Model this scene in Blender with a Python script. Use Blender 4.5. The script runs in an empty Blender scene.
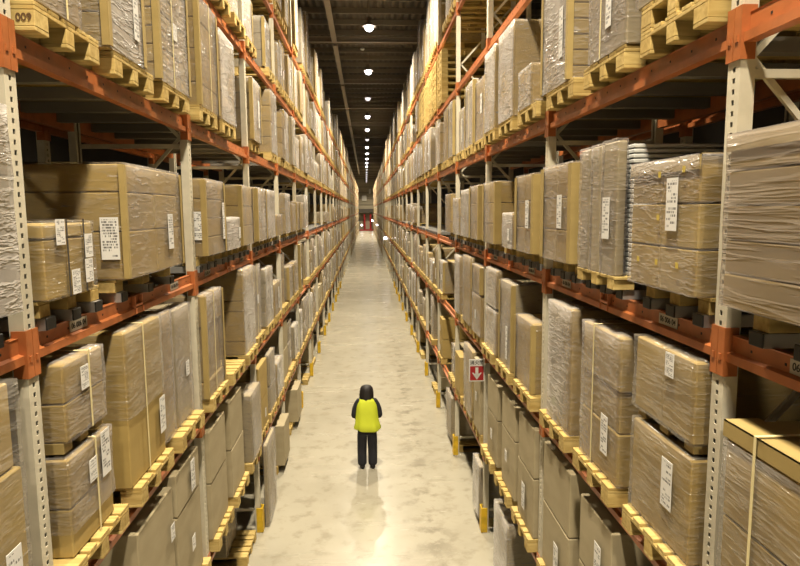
import bpy, bmesh, math, random
from mathutils import Vector, Matrix
random.seed(11)
RND = random.Random(4)
scene = bpy.context.scene
COL = scene.collection

# ------------------------------------------------------------------ helpers
class MB:
    """collects boxes and other shapes, links them as one mesh object"""
    def __init__(s): s.v = []; s.f = []; s.uv = {}; s.mi = []
    def face(s, idx, m=0): s.f.append(idx); s.mi.append(m)
    def box(s, x0, y0, z0, x1, y1, z1, m=0):
        x0, x1 = min(x0, x1), max(x0, x1); y0, y1 = min(y0, y1), max(y0, y1); z0, z1 = min(z0, z1), max(z0, z1)
        b = len(s.v)
        s.v += [(x0,y0,z0),(x1,y0,z0),(x1,y1,z0),(x0,y1,z0),(x0,y0,z1),(x1,y0,z1),(x1,y1,z1),(x0,y1,z1)]
        for q in ((0,3,2,1),(4,5,6,7),(0,1,5,4),(1,2,6,5),(2,3,7,6),(3,0,4,7)): s.face([b+i for i in q], m)
        return s
    def cbox(s, x0, y0, z0, x1, y1, z1, c=.006, m=0):
        """box with chamfered edges"""
        x0, x1 = min(x0, x1), max(x0, x1); y0, y1 = min(y0, y1), max(y0, y1); z0, z1 = min(z0, z1), max(z0, z1)
        b = len(s.v); lo = (x0,y0,z0); hi = (x1,y1,z1); idx = {}
        for sx in (0,1):
            for sy in (0,1):
                for sz in (0,1):
                    sg = (sx,sy,sz); p = [hi[i] if sg[i] else lo[i] for i in range(3)]
                    for a in range(3):
                        q = [p[i] if i == a else p[i] + (-c if sg[i] else c) for i in range(3)]
                        idx[(sg,a)] = len(s.v); s.v.append(tuple(q))
        def add(ids, n):
            ps = [Vector(s.v[i]) for i in ids]
            nn = (ps[1]-ps[0]).cross(ps[2]-ps[0])
            if nn.dot(Vector(n)) < 0: ids = ids[::-1]
            s.face(ids, m)
        for a in range(3):
            o1, o2 = [i for i in range(3) if i != a]
            for e in (0,1):
                ids = []
                for (p,q) in ((0,0),(1,0),(1,1),(0,1)):
                    sg = [0,0,0]; sg[a] = e; sg[o1] = p; sg[o2] = q; ids.append(idx[(tuple(sg),a)])
                n = [0,0,0]; n[a] = 1 if e else -1; add(ids, n)
        for a in range(3):
            o1, o2 = [i for i in range(3) if i != a]
            for p in (0,1):
                for q in (0,1):
                    s0 = [0,0,0]; s0[o1] = p; s0[o2] = q; s1 = list(s0); s1[a] = 1
                    n = [0,0,0]; n[o1] = 1 if p else -1; n[o2] = 1 if q else -1
                    add([idx[(tuple(s0),o1)], idx[(tuple(s1),o1)], idx[(tuple(s1),o2)], idx[(tuple(s0),o2)]], n)
        for sx in (0,1):
            for sy in (0,1):
                for sz in (0,1):
                    sg = (sx,sy,sz); add([idx[(sg,0)], idx[(sg,1)], idx[(sg,2)]], [1 if t else -1 for t in sg])
        return s
    def bar(s, p, q, w, h=None, m=0):
        """square bar between two points"""
        h = h or w; p = Vector(p); q = Vector(q); d = (q-p).normalized()
        up = Vector((0,1,0)) if abs(d.y) < .9 else Vector((1,0,0))
        a = d.cross(up).normalized()*w/2; c = d.cross(a).normalized()*h/2; b = len(s.v)
        for e in (p,q):
            for t in (a+c, a-c, -a-c, -a+c): s.v.append(tuple(e+t))
        for i in range(4): s.face([b+i, b+(i+1)%4, b+4+(i+1)%4, b+4+i], m)
        s.face([b+3,b+2,b+1,b], m); s.face([b+4,b+5,b+6,b+7], m)
        return s
    def lathe(s, prof, n=20, m=0, cx=0, cy=0):
        b = len(s.v)
        for r, z in prof:
            for i in range(n):
                a = 2*math.pi*i/n; s.v.append((cx+r*math.cos(a), cy+r*math.sin(a), z))
        for j in range(len(prof)-1):
            for i in range(n):
                s.face([b+j*n+i, b+j*n+(i+1)%n, b+(j+1)*n+(i+1)%n, b+(j+1)*n+i], m)
        return s
    def loop_tube(s, rings, m=0, cap=True):
        """skin a list of equal-length rings"""
        b = len(s.v); n = len(rings[0])
        for r in rings: s.v += [tuple(p) for p in r]
        for j in range(len(rings)-1):
            for i in range(n): s.face([b+j*n+i, b+j*n+(i+1)%n, b+(j+1)*n+(i+1)%n, b+(j+1)*n+i], m)
        if cap:
            s.face([b+i for i in range(n)][::-1], m); s.face([b+(len(rings)-1)*n+i for i in range(n)], m)
        return s
    def mesh(s, name, mats, smooth=False, recalc=False):
        me = bpy.data.meshes.new(name)
        me.from_pydata(s.v, [], s.f)
        for mt in (mats if isinstance(mats, (list, tuple)) else [mats]): me.materials.append(mt)
        if any(s.mi): me.polygons.foreach_set('material_index', s.mi)
        if recalc:
            bm = bmesh.new(); bm.from_mesh(me); bmesh.ops.recalc_face_normals(bm, faces=bm.faces); bm.to_mesh(me); bm.free()
        if smooth: me.polygons.foreach_set('use_smooth', [True]*len(me.polygons))
        me.update()
        return me
    def obj(s, name, mats, parent=None, **k):
        return link(name, s.mesh(name, mats, **k), parent)

def link(name, me, parent=None, loc=None):
    o = bpy.data.objects.new(name, me); COL.objects.link(o)
    if parent is not None: o.parent = parent
    if loc is not None: o.location = loc
    return o
def tag(o, label, cat, group=None, kind='thing'):
    o['label'] = label; o['category'] = cat; o['kind'] = kind
    if group: o['group'] = group
    return o
def empty(name, loc, label, cat, group=None):
    o = bpy.data.objects.new(name, None); COL.objects.link(o); o.location = loc; o.empty_display_size = .1
    return tag(o, label, cat, group)
def struct(o): o['kind'] = 'structure'; return o

# ------------------------------------------------------------------ materials
def mat(name, col=(.5,.5,.5), rough=.6, metal=0., spec=.5):
    m = bpy.data.materials.new(name); m.use_nodes = True
    b = m.node_tree.nodes['Principled BSDF']
    b.inputs['Base Color'].default_value = (*col, 1); b.inputs['Roughness'].default_value = rough
    b.inputs['Metallic'].default_value = metal; b.inputs['Specular IOR Level'].default_value = spec
    return m
def nd(m, t, **k):
    n = m.node_tree.nodes.new(t)
    for a, v in k.items(): setattr(n, a, v)
    return n
def ln(m, a, b): m.node_tree.links.new(a, b)
def bsdf(m): return m.node_tree.nodes['Principled BSDF']
def math_n(m, op, a, b=None):
    n = nd(m, 'ShaderNodeMath', operation=op)
    for i, v in enumerate((a, b)):
        if v is None: continue
        if isinstance(v, (int, float)): n.inputs[i].default_value = v
        else: ln(m, v, n.inputs[i])
    return n.outputs[0]
def ramp(m, fac, stops):
    r = nd(m, 'ShaderNodeValToRGB'); e = r.color_ramp.elements
    while len(e) < len(stops): e.new(.5)
    for el, (p, c) in zip(e, stops): el.position = p; el.color = (*c, 1)
    ln(m, fac, r.inputs[0]); return r.outputs[0]
def mixc(m, fac, a, b, blend='MIX'):
    n = nd(m, 'ShaderNodeMix', data_type='RGBA', blend_type=blend)
    for i, v in ((0, fac), (6, a), (7, b)):
        if isinstance(v, (int, float)): n.inputs[i].default_value = v
        elif isinstance(v, tuple): n.inputs[i].default_value = (*v, 1)
        else: ln(m, v, n.inputs[i])
    return n.outputs[2]
def objcoord(m, scale, rot=(0,0,0), seeded=True):
    tc = nd(m, 'ShaderNodeTexCoord'); mp = nd(m, 'ShaderNodeMapping')
    mp.inputs['Scale'].default_value = scale; mp.inputs['Rotation'].default_value = rot
    ln(m, tc.outputs['Object'], mp.inputs['Vector'])
    if seeded:
        oi = nd(m, 'ShaderNodeObjectInfo'); sc = nd(m, 'ShaderNodeVectorMath', operation='SCALE')
        cv = nd(m, 'ShaderNodeCombineXYZ')
        for i in range(3): ln(m, oi.outputs['Random'], cv.inputs[i])
        ln(m, cv.outputs[0], sc.inputs[0]); sc.inputs['Scale'].default_value = 57.
        ln(m, sc.outputs[0], mp.inputs['Location'])
    return mp.outputs[0]
def noise(m, vec, scale=1., detail=3., rough=.5):
    n = nd(m, 'ShaderNodeTexNoise'); n.inputs['Scale'].default_value = scale; n.inputs['Detail'].default_value = detail
    n.inputs['Roughness'].default_value = rough
    if vec is not None: ln(m, vec, n.inputs['Vector'])
    return n.outputs['Fac']
def bump(m, h, strength=.3, dist=.01):
    b = nd(m, 'ShaderNodeBump'); b.inputs['Strength'].default_value = strength; b.inputs['Distance'].default_value = dist
    ln(m, h, b.inputs['Height']); return b.outputs[0]

def carton_mat(name, c0, c1, c2):
    m = mat(name, rough=.72, spec=.3); B = bsdf(m)
    oi = nd(m, 'ShaderNodeObjectInfo')
    base = ramp(m, oi.outputs['Random'], [(0, c0), (.5, c1), (1, c2)])
    n1 = noise(m, objcoord(m, (1.2, 1.2, 3)), 2., 4.)
    dark = mixc(m, 1., base, (.86,.85,.82), 'MULTIPLY')
    ln(m, mixc(m, ramp(m, n1, [(.4,(0,0,0)), (.62,(.7,.7,.7))]), base, dark), B.inputs['Base Color'])
    ln(m, bump(m, n1, .12, .004), B.inputs['Normal'])
    return m
M = {}
M['carton'] = carton_mat('cardboard_brown', (.385,.262,.090), (.425,.297,.108), (.36,.257,.105))
M['carton_tan'] = carton_mat('cardboard_tan', (.455,.320,.108), (.43,.295,.092), (.48,.346,.126))
M['carton_grey'] = carton_mat('cardboard_grey_brown', (.42,.345,.21), (.465,.385,.24), (.375,.305,.18))
M['board'] = carton_mat('edge_board', (.40,.29,.105), (.44,.32,.12), (.37,.265,.095))

def film_mat(name, tint, lo, hi, rot, sc=(1.6,1.6,9), rough=.13, bs=.5, glint=3.):
    """clear stretch film: see-through face on, milkier at a slant and where the layers bunch up, with thin crinkles and painted glints"""
    m = mat(name, tint, rough); B = bsdf(m); nt = m.node_tree
    n1 = noise(m, objcoord(m, sc, rot), 1.6, 3., .55)
    cr = math_n(m, 'ABSOLUTE', math_n(m, 'SUBTRACT', n1, .5))
    crease = math_n(m, 'SUBTRACT', 1., math_n(m, 'MINIMUM', math_n(m, 'MULTIPLY', cr, 14.), 1.))
    n2 = noise(m, objcoord(m, (1,1,1)), 1.7, 2.)
    hgt = math_n(m, 'ADD', crease, math_n(m, 'MULTIPLY', n2, 1.2))
    ln(m, bump(m, hgt, bs, .02), B.inputs['Normal'])
    tr = nd(m, 'ShaderNodeBsdfTransparent'); tr.inputs[0].default_value = (.96,.95,.94,1)
    mx = nd(m, 'ShaderNodeMixShader')
    mr = nd(m, 'ShaderNodeMapRange'); ln(m, n2, mr.inputs[0])
    mr.inputs[1].default_value = .3; mr.inputs[2].default_value = .7; mr.inputs[3].default_value = lo; mr.inputs[4].default_value = hi
    lw = nd(m, 'ShaderNodeLayerWeight'); lw.inputs[0].default_value = .5
    slant = math_n(m, 'ADD', .22, math_n(m, 'MULTIPLY', math_n(m, 'POWER', lw.outputs['Facing'], 1.6), 1.35))
    v3 = objcoord(m, (sc[0]*1.6, sc[1]*1.6, sc[2]*1.9), (rot[0]+.25, rot[1]-.2, 0)); n5 = noise(m, v3, 2.1, 2., .5)
    st = nd(m, 'ShaderNodeMapRange'); ln(m, n5, st.inputs[0]); st.inputs[1].default_value = .61; st.inputs[2].default_value = .74; st.inputs[4].default_value = glint  # sparse whitish streaks mixed into the film, standing in for glints
    crease = math_n(m, 'ADD', crease, st.outputs[0])
    fac = math_n(m, 'MINIMUM', math_n(m, 'ADD', math_n(m, 'MULTIPLY', mr.outputs[0], slant), math_n(m, 'MULTIPLY', crease, .10)), .93)
    ln(m, fac, mx.inputs[0]); ln(m, tr.outputs[0], mx.inputs[1]); ln(m, B.outputs[0], mx.inputs[2])
    ln(m, mx.outputs[0], nt.nodes['Material Output'].inputs[0])
    return m
M['film'] = film_mat('stretch_film', (.50,.45,.41), .17, .52, (.5,.5,0), sc=(2.4,2.4,12), bs=.4)
M['film_milky'] = film_mat('stretch_film_milky', (.60,.555,.51), .34, .80, (.25,.25,0), sc=(2.2,2.2,10), bs=.42)
M['film_band'] = film_mat('stretch_film_banded', (.43,.365,.30), .30, .72, (.03,.03,0), sc=(.5,.5,8), bs=.22)
M['film_diag'] = film_mat('stretch_film_diagonal', (.48,.435,.37), .12, .42, (.75,-.75,0), sc=(1.5,1.5,14), bs=.6)

m = mat('pallet_pine', rough=.8, spec=.2); B = bsdf(m)
oi = nd(m, 'ShaderNodeObjectInfo')
n1 = noise(m, objcoord(m, (1.5, 10, 10)), 3., 4.)
base = ramp(m, oi.outputs['Random'], [(0,(.60,.425,.145)), (.5,(.68,.51,.20)), (1,(.53,.38,.14))])
ln(m, mixc(m, ramp(m, n1, [(.35,(0,0,0)), (.7,(1,1,1))]), base, mixc(m, 1., base, (.70,.64,.52), 'MULTIPLY')), B.inputs['Base Color'])
ln(m, bump(m, n1, .2, .004), B.inputs['Normal'])
M['wood'] = m

def paint(name, col, rough, var=.12):
    m = mat(name, col, rough); B = bsdf(m)
    n = noise(m, objcoord(m, (1,1,1)), 9., 4.)
    c2 = tuple(c*(1-var*2) for c in col)
    ln(m, mixc(m, ramp(m, n, [(.42,(0,0,0)), (.7,(1,1,1))]), col, c2), B.inputs['Base Color'])
    return m
M['orange'] = paint('orange_enamel', (.50,.155,.046), .42)
M['orange_light'] = paint('orange_bracket', (.85,.30,.13), .4, .05)
M['cream'] = paint('cream_enamel', (.70,.635,.485), .5, .06)
M['galv'] = mat('galvanised_steel', (.46,.45,.43), .45, .6)
M['shaded_bar'] = mat('shaded_grey_bar', (.24,.22,.185), .6, .1)  # bar steel darkened: shade under the fourth shelf put into the colour
M['black'] = mat('black_plastic_slot_shade', (.012,.011,.010), .55)
M['yellow'] = paint('yellow_guard_paint', (.80,.50,.02), .5, .15)
M['strap'] = mat('cream_strap', (.80,.68,.36), .45)
M['dark_strap'] = mat('dark_strap', (.06,.05,.04), .5)
M['white'] = mat('white_enamel', (.80,.78,.72), .45)
M['steel_dark'] = mat('dark_steel', (.10,.085,.065), .6)
M['plate'] = mat('label_plate', (.55,.49,.38), .6)
M['ink'] = mat('black_ink', (.03,.025,.02), .7)
M['brownink'] = mat('burnt_stamp_ink', (.12,.06,.02), .8)
M['red'] = mat('red_sign_paint', (.42,.020,.022), .5)
M['slat'] = mat('silver_panel_edge', (.74,.73,.68), .45, .1)
M['yellow_tape'] = mat('yellow_tape', (.58,.43,.08), .5)

# printed shipping label: rows of print and bar codes, from the label's own UV
m = mat('shipping_label_print', rough=.5); B = bsdf(m)
tc = nd(m, 'ShaderNodeTexCoord'); sp = nd(m, 'ShaderNodeSeparateXYZ'); ln(m, tc.outputs['UV'], sp.inputs[0])
oi = nd(m, 'ShaderNodeObjectInfo')
row = math_n(m, 'FLOOR', math_n(m, 'MULTIPLY', sp.outputs[1], 15.))
fr = math_n(m, 'FRACT', math_n(m, 'MULTIPLY', sp.outputs[1], 15.))
inrow = math_n(m, 'LESS_THAN', fr, .66)
cellx = math_n(m, 'FLOOR', math_n(m, 'MULTIPLY', sp.outputs[0], 30.))
cv = nd(m, 'ShaderNodeCombineXYZ'); ln(m, cellx, cv.inputs[0]); ln(m, row, cv.inputs[1])
ln(m, math_n(m, 'MULTIPLY', oi.outputs['Random'], 91.), cv.inputs[2])
wn = nd(m, 'ShaderNodeTexWhiteNoise', noise_dimensions='3D'); ln(m, cv.outputs[0], wn.inputs['Vector'])
cv2 = nd(m, 'ShaderNodeCombineXYZ'); ln(m, math_n(m, 'FLOOR', math_n(m, 'MULTIPLY', sp.outputs[0], 2.2)), cv2.inputs[0]); ln(m, row, cv2.inputs[1])
ln(m, math_n(m, 'MULTIPLY', oi.outputs['Random'], 37.), cv2.inputs[2])
wn2 = nd(m, 'ShaderNodeTexWhiteNoise', noise_dimensions='3D'); ln(m, cv2.outputs[0], wn2.inputs['Vector'])
bit = math_n(m, 'MULTIPLY', math_n(m, 'GREATER_THAN', wn.outputs[0], .40), math_n(m, 'GREATER_THAN', wn2.outputs[0], .42))
ms = math_n(m, 'MULTIPLY', math_n(m, 'MULTIPLY', math_n(m, 'GREATER_THAN', sp.outputs[0], .09), math_n(m, 'LESS_THAN', sp.outputs[0], .91)),
            math_n(m, 'MULTIPLY', math_n(m, 'GREATER_THAN', sp.outputs[1], .05), math_n(m, 'LESS_THAN', sp.outputs[1], .95)))
dk = math_n(m, 'MULTIPLY', math_n(m, 'MULTIPLY', bit, inrow), ms)
ln(m, mixc(m, dk, (.82,.79,.74), (.17,.16,.15)), B.inputs['Base Color'])
M['label'] = m

# concrete floor
m = mat('concrete_floor', rough=.3); B = bsdf(m)
tc = nd(m, 'ShaderNodeTexCoord'); mp = nd(m, 'ShaderNodeMapping'); ln(m, tc.outputs['Object'], mp.inputs[0])
n1 = noise(m, mp.outputs[0], .55, 6., .62)
mp2 = nd(m, 'ShaderNodeMapping'); ln(m, tc.outputs['Object'], mp2.inputs[0]); mp2.inputs['Scale'].default_value = (.45, 1.7, 1)
n2 = noise(m, mp2.outputs[0], 1.1, 5., .6)
n3 = noise(m, mp.outputs[0], 3.4, 4., .6)
c = ramp(m, n1, [(.3,(.36,.325,.245)), (.55,(.425,.385,.295)), (.75,(.45,.41,.315))])
c = mixc(m, ramp(m, n3, [(.52,(0,0,0)), (.68,(.75,.75,.75))]), c, (.285,.25,.18))
sx_ = nd(m, 'ShaderNodeSeparateXYZ'); ln(m, tc.outputs['Object'], sx_.inputs[0])
lane = math_n(m, 'SUBTRACT', 1., math_n(m, 'MINIMUM', math_n(m, 'MULTIPLY', math_n(m, 'ABSOLUTE', math_n(m, 'SUBTRACT', sx_.outputs[0], .95)), 2.2), 1.))
n4 = noise(m, mp.outputs[0], 2.3, 5., .65)
c = mixc(m, math_n(m, 'MULTIPLY', lane, ramp(m, n4, [(.50,(0,0,0)), (.60,(.8,.8,.8))])), c, (.225,.195,.14))
c = mixc(m, ramp(m, n2, [(.60,(0,0,0)), (.72,(.35,.35,.35))]), c, (.34,.295,.21))
ln(m, c, B.inputs['Base Color'])
ln(m, ramp(m, n2, [(.3,(.19,.19,.19)), (.7,(.30,.30,.30))]), B.inputs['Roughness'])
ln(m, bump(m, n3, .04, .01), B.inputs['Normal'])
M['floor'] = m
m = mat('corrugated_roof_deck', (.075,.062,.045), .6); B = bsdf(m)
w = nd(m, 'ShaderNodeTexWave', wave_type='BANDS', bands_direction='X'); w.inputs['Scale'].default_value = 1.2
tc = nd(m, 'ShaderNodeTexCoord'); ln(m, tc.outputs['Object'], w.inputs['Vector'])
ln(m, bump(m, w.outputs['Fac'], .9, .05), B.inputs['Normal'])
M['roof'] = m
M['purlin'] = mat('roof_steel', (.20,.17,.125), .5)
M['girder'] = mat('roof_girder_paint', (.30,.255,.19), .5)
m = mat('ribbed_wall_cladding', (.50,.43,.30), .6); B = bsdf(m)
w = nd(m, 'ShaderNodeTexWave', wave_type='BANDS', bands_direction='Z'); w.inputs['Scale'].default_value = .8
tc = nd(m, 'ShaderNodeTexCoord'); ln(m, tc.outputs['Object'], w.inputs['Vector'])
ln(m, bump(m, w.outputs['Fac'], .8, .05), B.inputs['Normal'])
M['wall'] = m
M['wall_dark'] = mat('dark_wall_panel', (.04,.034,.027), .8)
def emis(name, col, s):
    m = mat(name, (0,0,0), .5); B = bsdf(m)
    B.inputs['Emission Color'].default_value = (*col, 1); B.inputs['Emission Strength'].default_value = s
    return m
M['lens'] = emis('lamp_lens_glow', (1,.93,.95), 14)
M['lens_dim'] = emis('lamp_lens_dim_glow', (1,.92,.90), 1.3)

# ------------------------------------------------------------------ layout numbers (metres)
FACE = {-1: 1.682, 1: 1.728}           # upright faces beside the aisle
U0 = {-1: 3.143, 1: 2.910}             # first upright in the picture
P = 3.014                               # bay length
BH = {1: 1.27, 2: 2.784, 3: 4.223, 4: 5.715, 5: 7.165, 6: 8.60}   # beam centre heights
BHALF = .065
DEPTH = 1.10
NB = 20
SN = {-1: 'left', 1: 'right'}
ORD = ['ground', 'first', 'second', 'third', 'fourth', 'fifth', 'sixth', 'seventh', 'eighth', 'ninth', 'tenth', 'eleventh', 'twelfth',
       'thirteenth', 'fourteenth', 'fifteenth', 'sixteenth', 'seventeenth', 'eighteenth', 'nineteenth', 'twentieth', 'twenty-first', 'twenty-second', 'twenty-third']
def shelf_words(lv): return 'on the floor' if lv == 0 else ORD[lv] + ' shelf up'
def bay_words(sd, k): return f'{ORD[k+2]} {SN[sd]} bay'
def XF(sd, u): return sd*(FACE[sd]+u)   # u = distance into the rack from the upright face
def base_z(lv): return 0. if lv == 0 else BH[lv] + BHALF + (.068 if lv == 3 else .002)

# ------------------------------------------------------------------ room shell
fl = MB().box(-9.2, -30, -.2, 9.2, 152, 0).obj('floor', M['floor']); struct(fl)
ce = MB().box(-9.2, -30, 12.30, 9.2, 152, 12.45).obj('ceiling', M['roof']); struct(ce)
struct(MB().box(-9.4, -30, -.2, -9.2, 152, 12.45).obj('wall_left', M['wall_dark']))
struct(MB().box(9.2, -30, -.2, 9.4, 152, 12.45).obj('wall_right', M['wall_dark']))
wb = MB(); wb.box(-9.2, 150, 4.3, 9.2, 150.3, 12.3); wb.box(-9.2, 150, 0, -1.7, 150.3, 4.3); wb.box(2.0, 150, 0, 9.2, 150.3, 4.3)
struct(wb.obj('wall_back', M['wall']))
struct(MB().box(-1.9, 149.6, 4.3, 2.2, 149.98, 5.2).obj('trim_1', M['steel_dark']))
for i, z in enumerate((6.2, 7.6, 9.0, 10.4, 11.8)):
    struct(MB().box(-4, 149.85, z-.09, 4, 149.99, z+.09).obj('trim_%d' % (i+2), M['girder']))
struct(MB().box(-1.7, 151.6, 0, 2.0, 151.8, 4.3).obj('door_1', M['wall']))
for i, x in enumerate((-.35, 1.05)):
    o = MB().cbox(x-.22, 150.0, .25, x+.22, 150.35, 4.0, .03).obj('door_column', M['red'])
    tag(o, ('red' if 1 else '') + f' column in the far doorway, {"nearer the middle of the aisle" if i == 0 else "beside its right jamb"}', 'column')
    struct(o)
o = MB().cbox(-1.6, 149.7, .002, 1.9, 149.95, .32, .03).obj('kick_rail', M['red']); tag(o, 'red rail along the floor at the far doorway', 'rail')
for i, (x, z) in enumerate(((-1.05, 1.35), (1.5, 2.4))):
    r = empty('wall_light', (x, 149.6, z), f'small white light at far doorway, {"lower one" if i == 0 else "higher one"}', 'light')
    MB().cbox(-.2, 0, -.2, .2, .39, .2, .04).obj('wall_mount', M['white'], r); MB().cbox(-.16, -.03, -.16, .16, -.001, .16, .02).obj('lens', M['lens'], r)
# things seen high on the end wall
o = MB().cbox(-.95, 149.6, 7.1, .2, 149.98, 8.5, .03).obj('wall_mounted_cabinet', M['white']); tag(o, 'pale square cabinet mounted high on the far end wall', 'cabinet'); o['kind'] = 'thing'
o = MB().cbox(.75, 149.6, 8.8, 1.35, 149.98, 9.9, .03).obj('wall_mounted_box', M['white']); tag(o, 'narrow white box above the cabinet on far end wall', 'box')

# roof steel
y = 14.
i = 0
while y < 150:
    o = MB().box(-9.1, y-.03, 12.10, 9.1, y+.03, 12.297).obj('purlin', M['purlin']); struct(o); y += 1.42
y = 18.5
while y < 150:
    g = MB(); g.box(-9.1, y-.10, 11.86, 9.1, y+.10, 11.885); g.box(-9.1, y-.012, 11.885, 9.1, y+.012, 12.06); g.box(-9.1, y-.10, 12.06, 9.1, y+.10, 12.085)
    struct(g.obj('roof_girder', M['girder'])); y += 8.5
y = 10.2
while y < 120:
    g = MB(); g.box(-1.30, y, 11.78, -1.285, y+8.1, 11.84); g.box(-1.115, y, 11.78, -1.10, y+8.1, 11.84); g.box(-1.30, y, 11.77, -1.10, y+8.1, 11.78)
    n = int((y-10.2)/8.5)
    o = g.obj('cable_tray', M['girder'])
    for yy in (y+1, y+7): MB().box(-1.205, yy-.01, 11.845, -1.195, yy+.01, 12.29).obj('hanger_rod', M['girder'], o)
    tag(o, f'grey cable tray under the roof, {ORD[min(n+1,16)]} length along the aisle', 'cable tray', 'cable trays under the roof')
    y += 8.5

# ------------------------------------------------------------------ uprights
def post_mesh():
    b = MB(); w = .05
    # front face with a row of slots (rungs between two strips), folded sides and rear lips
    b.box(0, -w, 0, .004, -.011, 9.9); b.box(0, .011, 0, .004, w, 9.9)
    z = .0
    while z < 9.9:
        b.box(0, -.011, z, .004, .011, min(z+.026, 9.9)); z += .05
    b.box(.004, -w, 0, .072, -w+.004, 9.9); b.box(.004, w-.004, 0, .072, w, 9.9)
    b.box(.068, -w+.004, 0, .072, -.018, 9.9); b.box(.068, .018, 0, .072, w-.004, 9.9)
    b.box(.030, -.03, 0, .034, .03, 9.9, 1)  # black strip behind the slots, painting the shade inside the post
    return b
pm = {}
for sd in (-1, 1):
    b = post_mesh(); b.v = [(sd*x, y, z) for x, y, z in b.v]
    pm[sd] = b.mesh('post', [M['cream'], M['black']], recalc=True)
def brace_h(sd, z): return MB().box(sd*.09, -.016, z-.02, sd*(DEPTH-.09), .016, z+.02)
def upright(sd, k, face, name_note, rear=True, brace=True):
    y = U0[sd] + P*k
    r = empty('upright_frame', (sd*face, y, 0), name_note, 'rack upright', f'upright frames of the {SN[sd]} rack')
    link('post', pm[sd], r)
    MB().box(sd*-.02, -.075, .001, sd*.11, .075, .008).obj('foot_plate', M['cream'], r)
    if rear:
        link('post', pm[-sd], r, (sd*DEPTH, 0, 0))
        MB().box(sd*(DEPTH+.02), -.075, .001, sd*(DEPTH-.11), .075, .008).obj('foot_plate', M['cream'], r)
        if brace:
            for z in (.35, 5.52, 9.65): brace_h(sd, z).obj('horizontal_brace', M['cream'], r)
            for i in range(8):
                z1_, z2_ = .6 + i, 1.6 + i
                xa, xb = (.09, DEPTH-.09) if i % 2 else (DEPTH-.09, .09)
                MB().bar((sd*xa, .02, z1_), (sd*xb, .02, z2_), .030, .022).obj('diagonal_brace', M['cream'], r)
    return r
for sd in (-1, 1):
    for k in range(0, NB+1):
        upright(sd, k, FACE[sd], f'cream perforated upright frame, {ORD[k+1]} from the camera along the {SN[sd]} rack', k < 12, k < 6)
    for k in range(0, 4):
        upright(sd, k, FACE[sd]+DEPTH+.22, f'cream upright frame of the rack behind, {ORD[k+1]} from the camera, {SN[sd]} side', True, False)
    # yellow guards at the post feet
    gm = MB()
    gm.cbox(sd*-.045, -.075, .010, sd*-.028, .075, .40, .004); gm.cbox(sd*-.028, -.075, .010, sd*.05, -.060, .40, .003); gm.cbox(sd*-.028, .060, .010, sd*.05, .075, .40, .003)
    gme = gm.mesh('post_guard', M['yellow'])
    for k in range(0, 13):
        o = link('post_guard', gme, None, (sd*FACE[sd], U0[sd]+P*k, 0))
        tag(o, f'yellow steel guard on the foot of the {ORD[k+1]} upright, {SN[sd]} rack', 'guard', f'yellow post guards on the {SN[sd]} rack')

# ------------------------------------------------------------------ beams
LB = P - .118
def beam_mesh(sd):
    prof = [(.004,-.065),(.004,-.022),(.030,-.014),(.030,.058),(.026,.065),(.064,.065),(.064,-.065)]
    b = MB(); n = len(prof)
    for yy in (-LB/2, LB/2):
        for x, z in prof: b.v.append((sd*x, yy, z))
    for i in range(n): b.face([i, (i+1) % n, n+(i+1) % n, n+i])
    b.face(list(range(n))); b.face([n+i for i in range(n)][::-1])
    return b.mesh('beam_section', M['orange'], recalc=True)
def conn_mesh(sd, e):
    b = MB(); y0 = e*(LB/2+.003)
    b.box(sd*-.010, e*(LB/2+.008), -.14, sd*-.003, e*(LB/2+.0565), .10)      # plate over half of the post face
    b.box(sd*-.010, e*(LB/2+.001), -.14, sd*.062, e*(LB/2+.0065), .10)       # cheek at the beam end
    b.box(sd*-.016, e*(LB/2+.020), -.06, sd*-.010, e*(LB/2+.040), -.03)
    return b.mesh('end_connector', M['orange'])
bmesh_ = {s: beam_mesh(s) for s in (-1, 1)}
cmesh = {(s, e): conn_mesh(s, e) for s in (-1, 1) for e in (-1, 1)}
def clip_mesh(sd):
    b = MB()
    for yy in (-.07, .07): b.box(sd*-.004, yy-.005, -.062, sd*.0035, yy+.005, -.02); b.box(sd*.0035, yy-.005, -.03, sd*.0285, yy+.005, .062)
    b.box(sd*.004, -.065, -.013, sd*.0285, .065, .004)
    return b.mesh('beam_clip', M['orange_light'])
clip = {s: clip_mesh(s) for s in (-1, 1)}
def bolts_mesh(sd):
    b = MB()
    for i in range(12):
        yy = -LB/2 + .16 + i*.235; b.box(sd*.0280, yy-.006, .012, sd*.0298, yy+.006, .024)
    return b.mesh('bolt_holes', M['ink'])
bolts = {s: bolts_mesh(s) for s in (-1, 1)}
def text_mesh(txt, size, mt, bold=False):
    cu = bpy.data.curves.new('lettering', 'FONT'); cu.body = txt; cu.size = size; cu.align_x = 'CENTER'; cu.align_y = 'CENTER'; cu.extrude = .0006
    if bold: cu.offset = size*.018
    o = bpy.data.objects.new('tmp', cu); COL.objects.link(o); bpy.context.view_layer.update()
    me = bpy.data.meshes.new_from_object(o.evaluated_get(bpy.context.evaluated_depsgraph_get()))
    bpy.data.objects.remove(o); bpy.data.curves.remove(cu)
    me.materials.clear(); me.materials.append(mt)
    return me
plate_me = {s: MB().box(s*.024, -.11, -.031, s*.0285, .11, .031).mesh('location_label', M['plate']) for s in (-1, 1)}
txt_me = text_mesh('06 006 04', .046, M['ink'], True)
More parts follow.
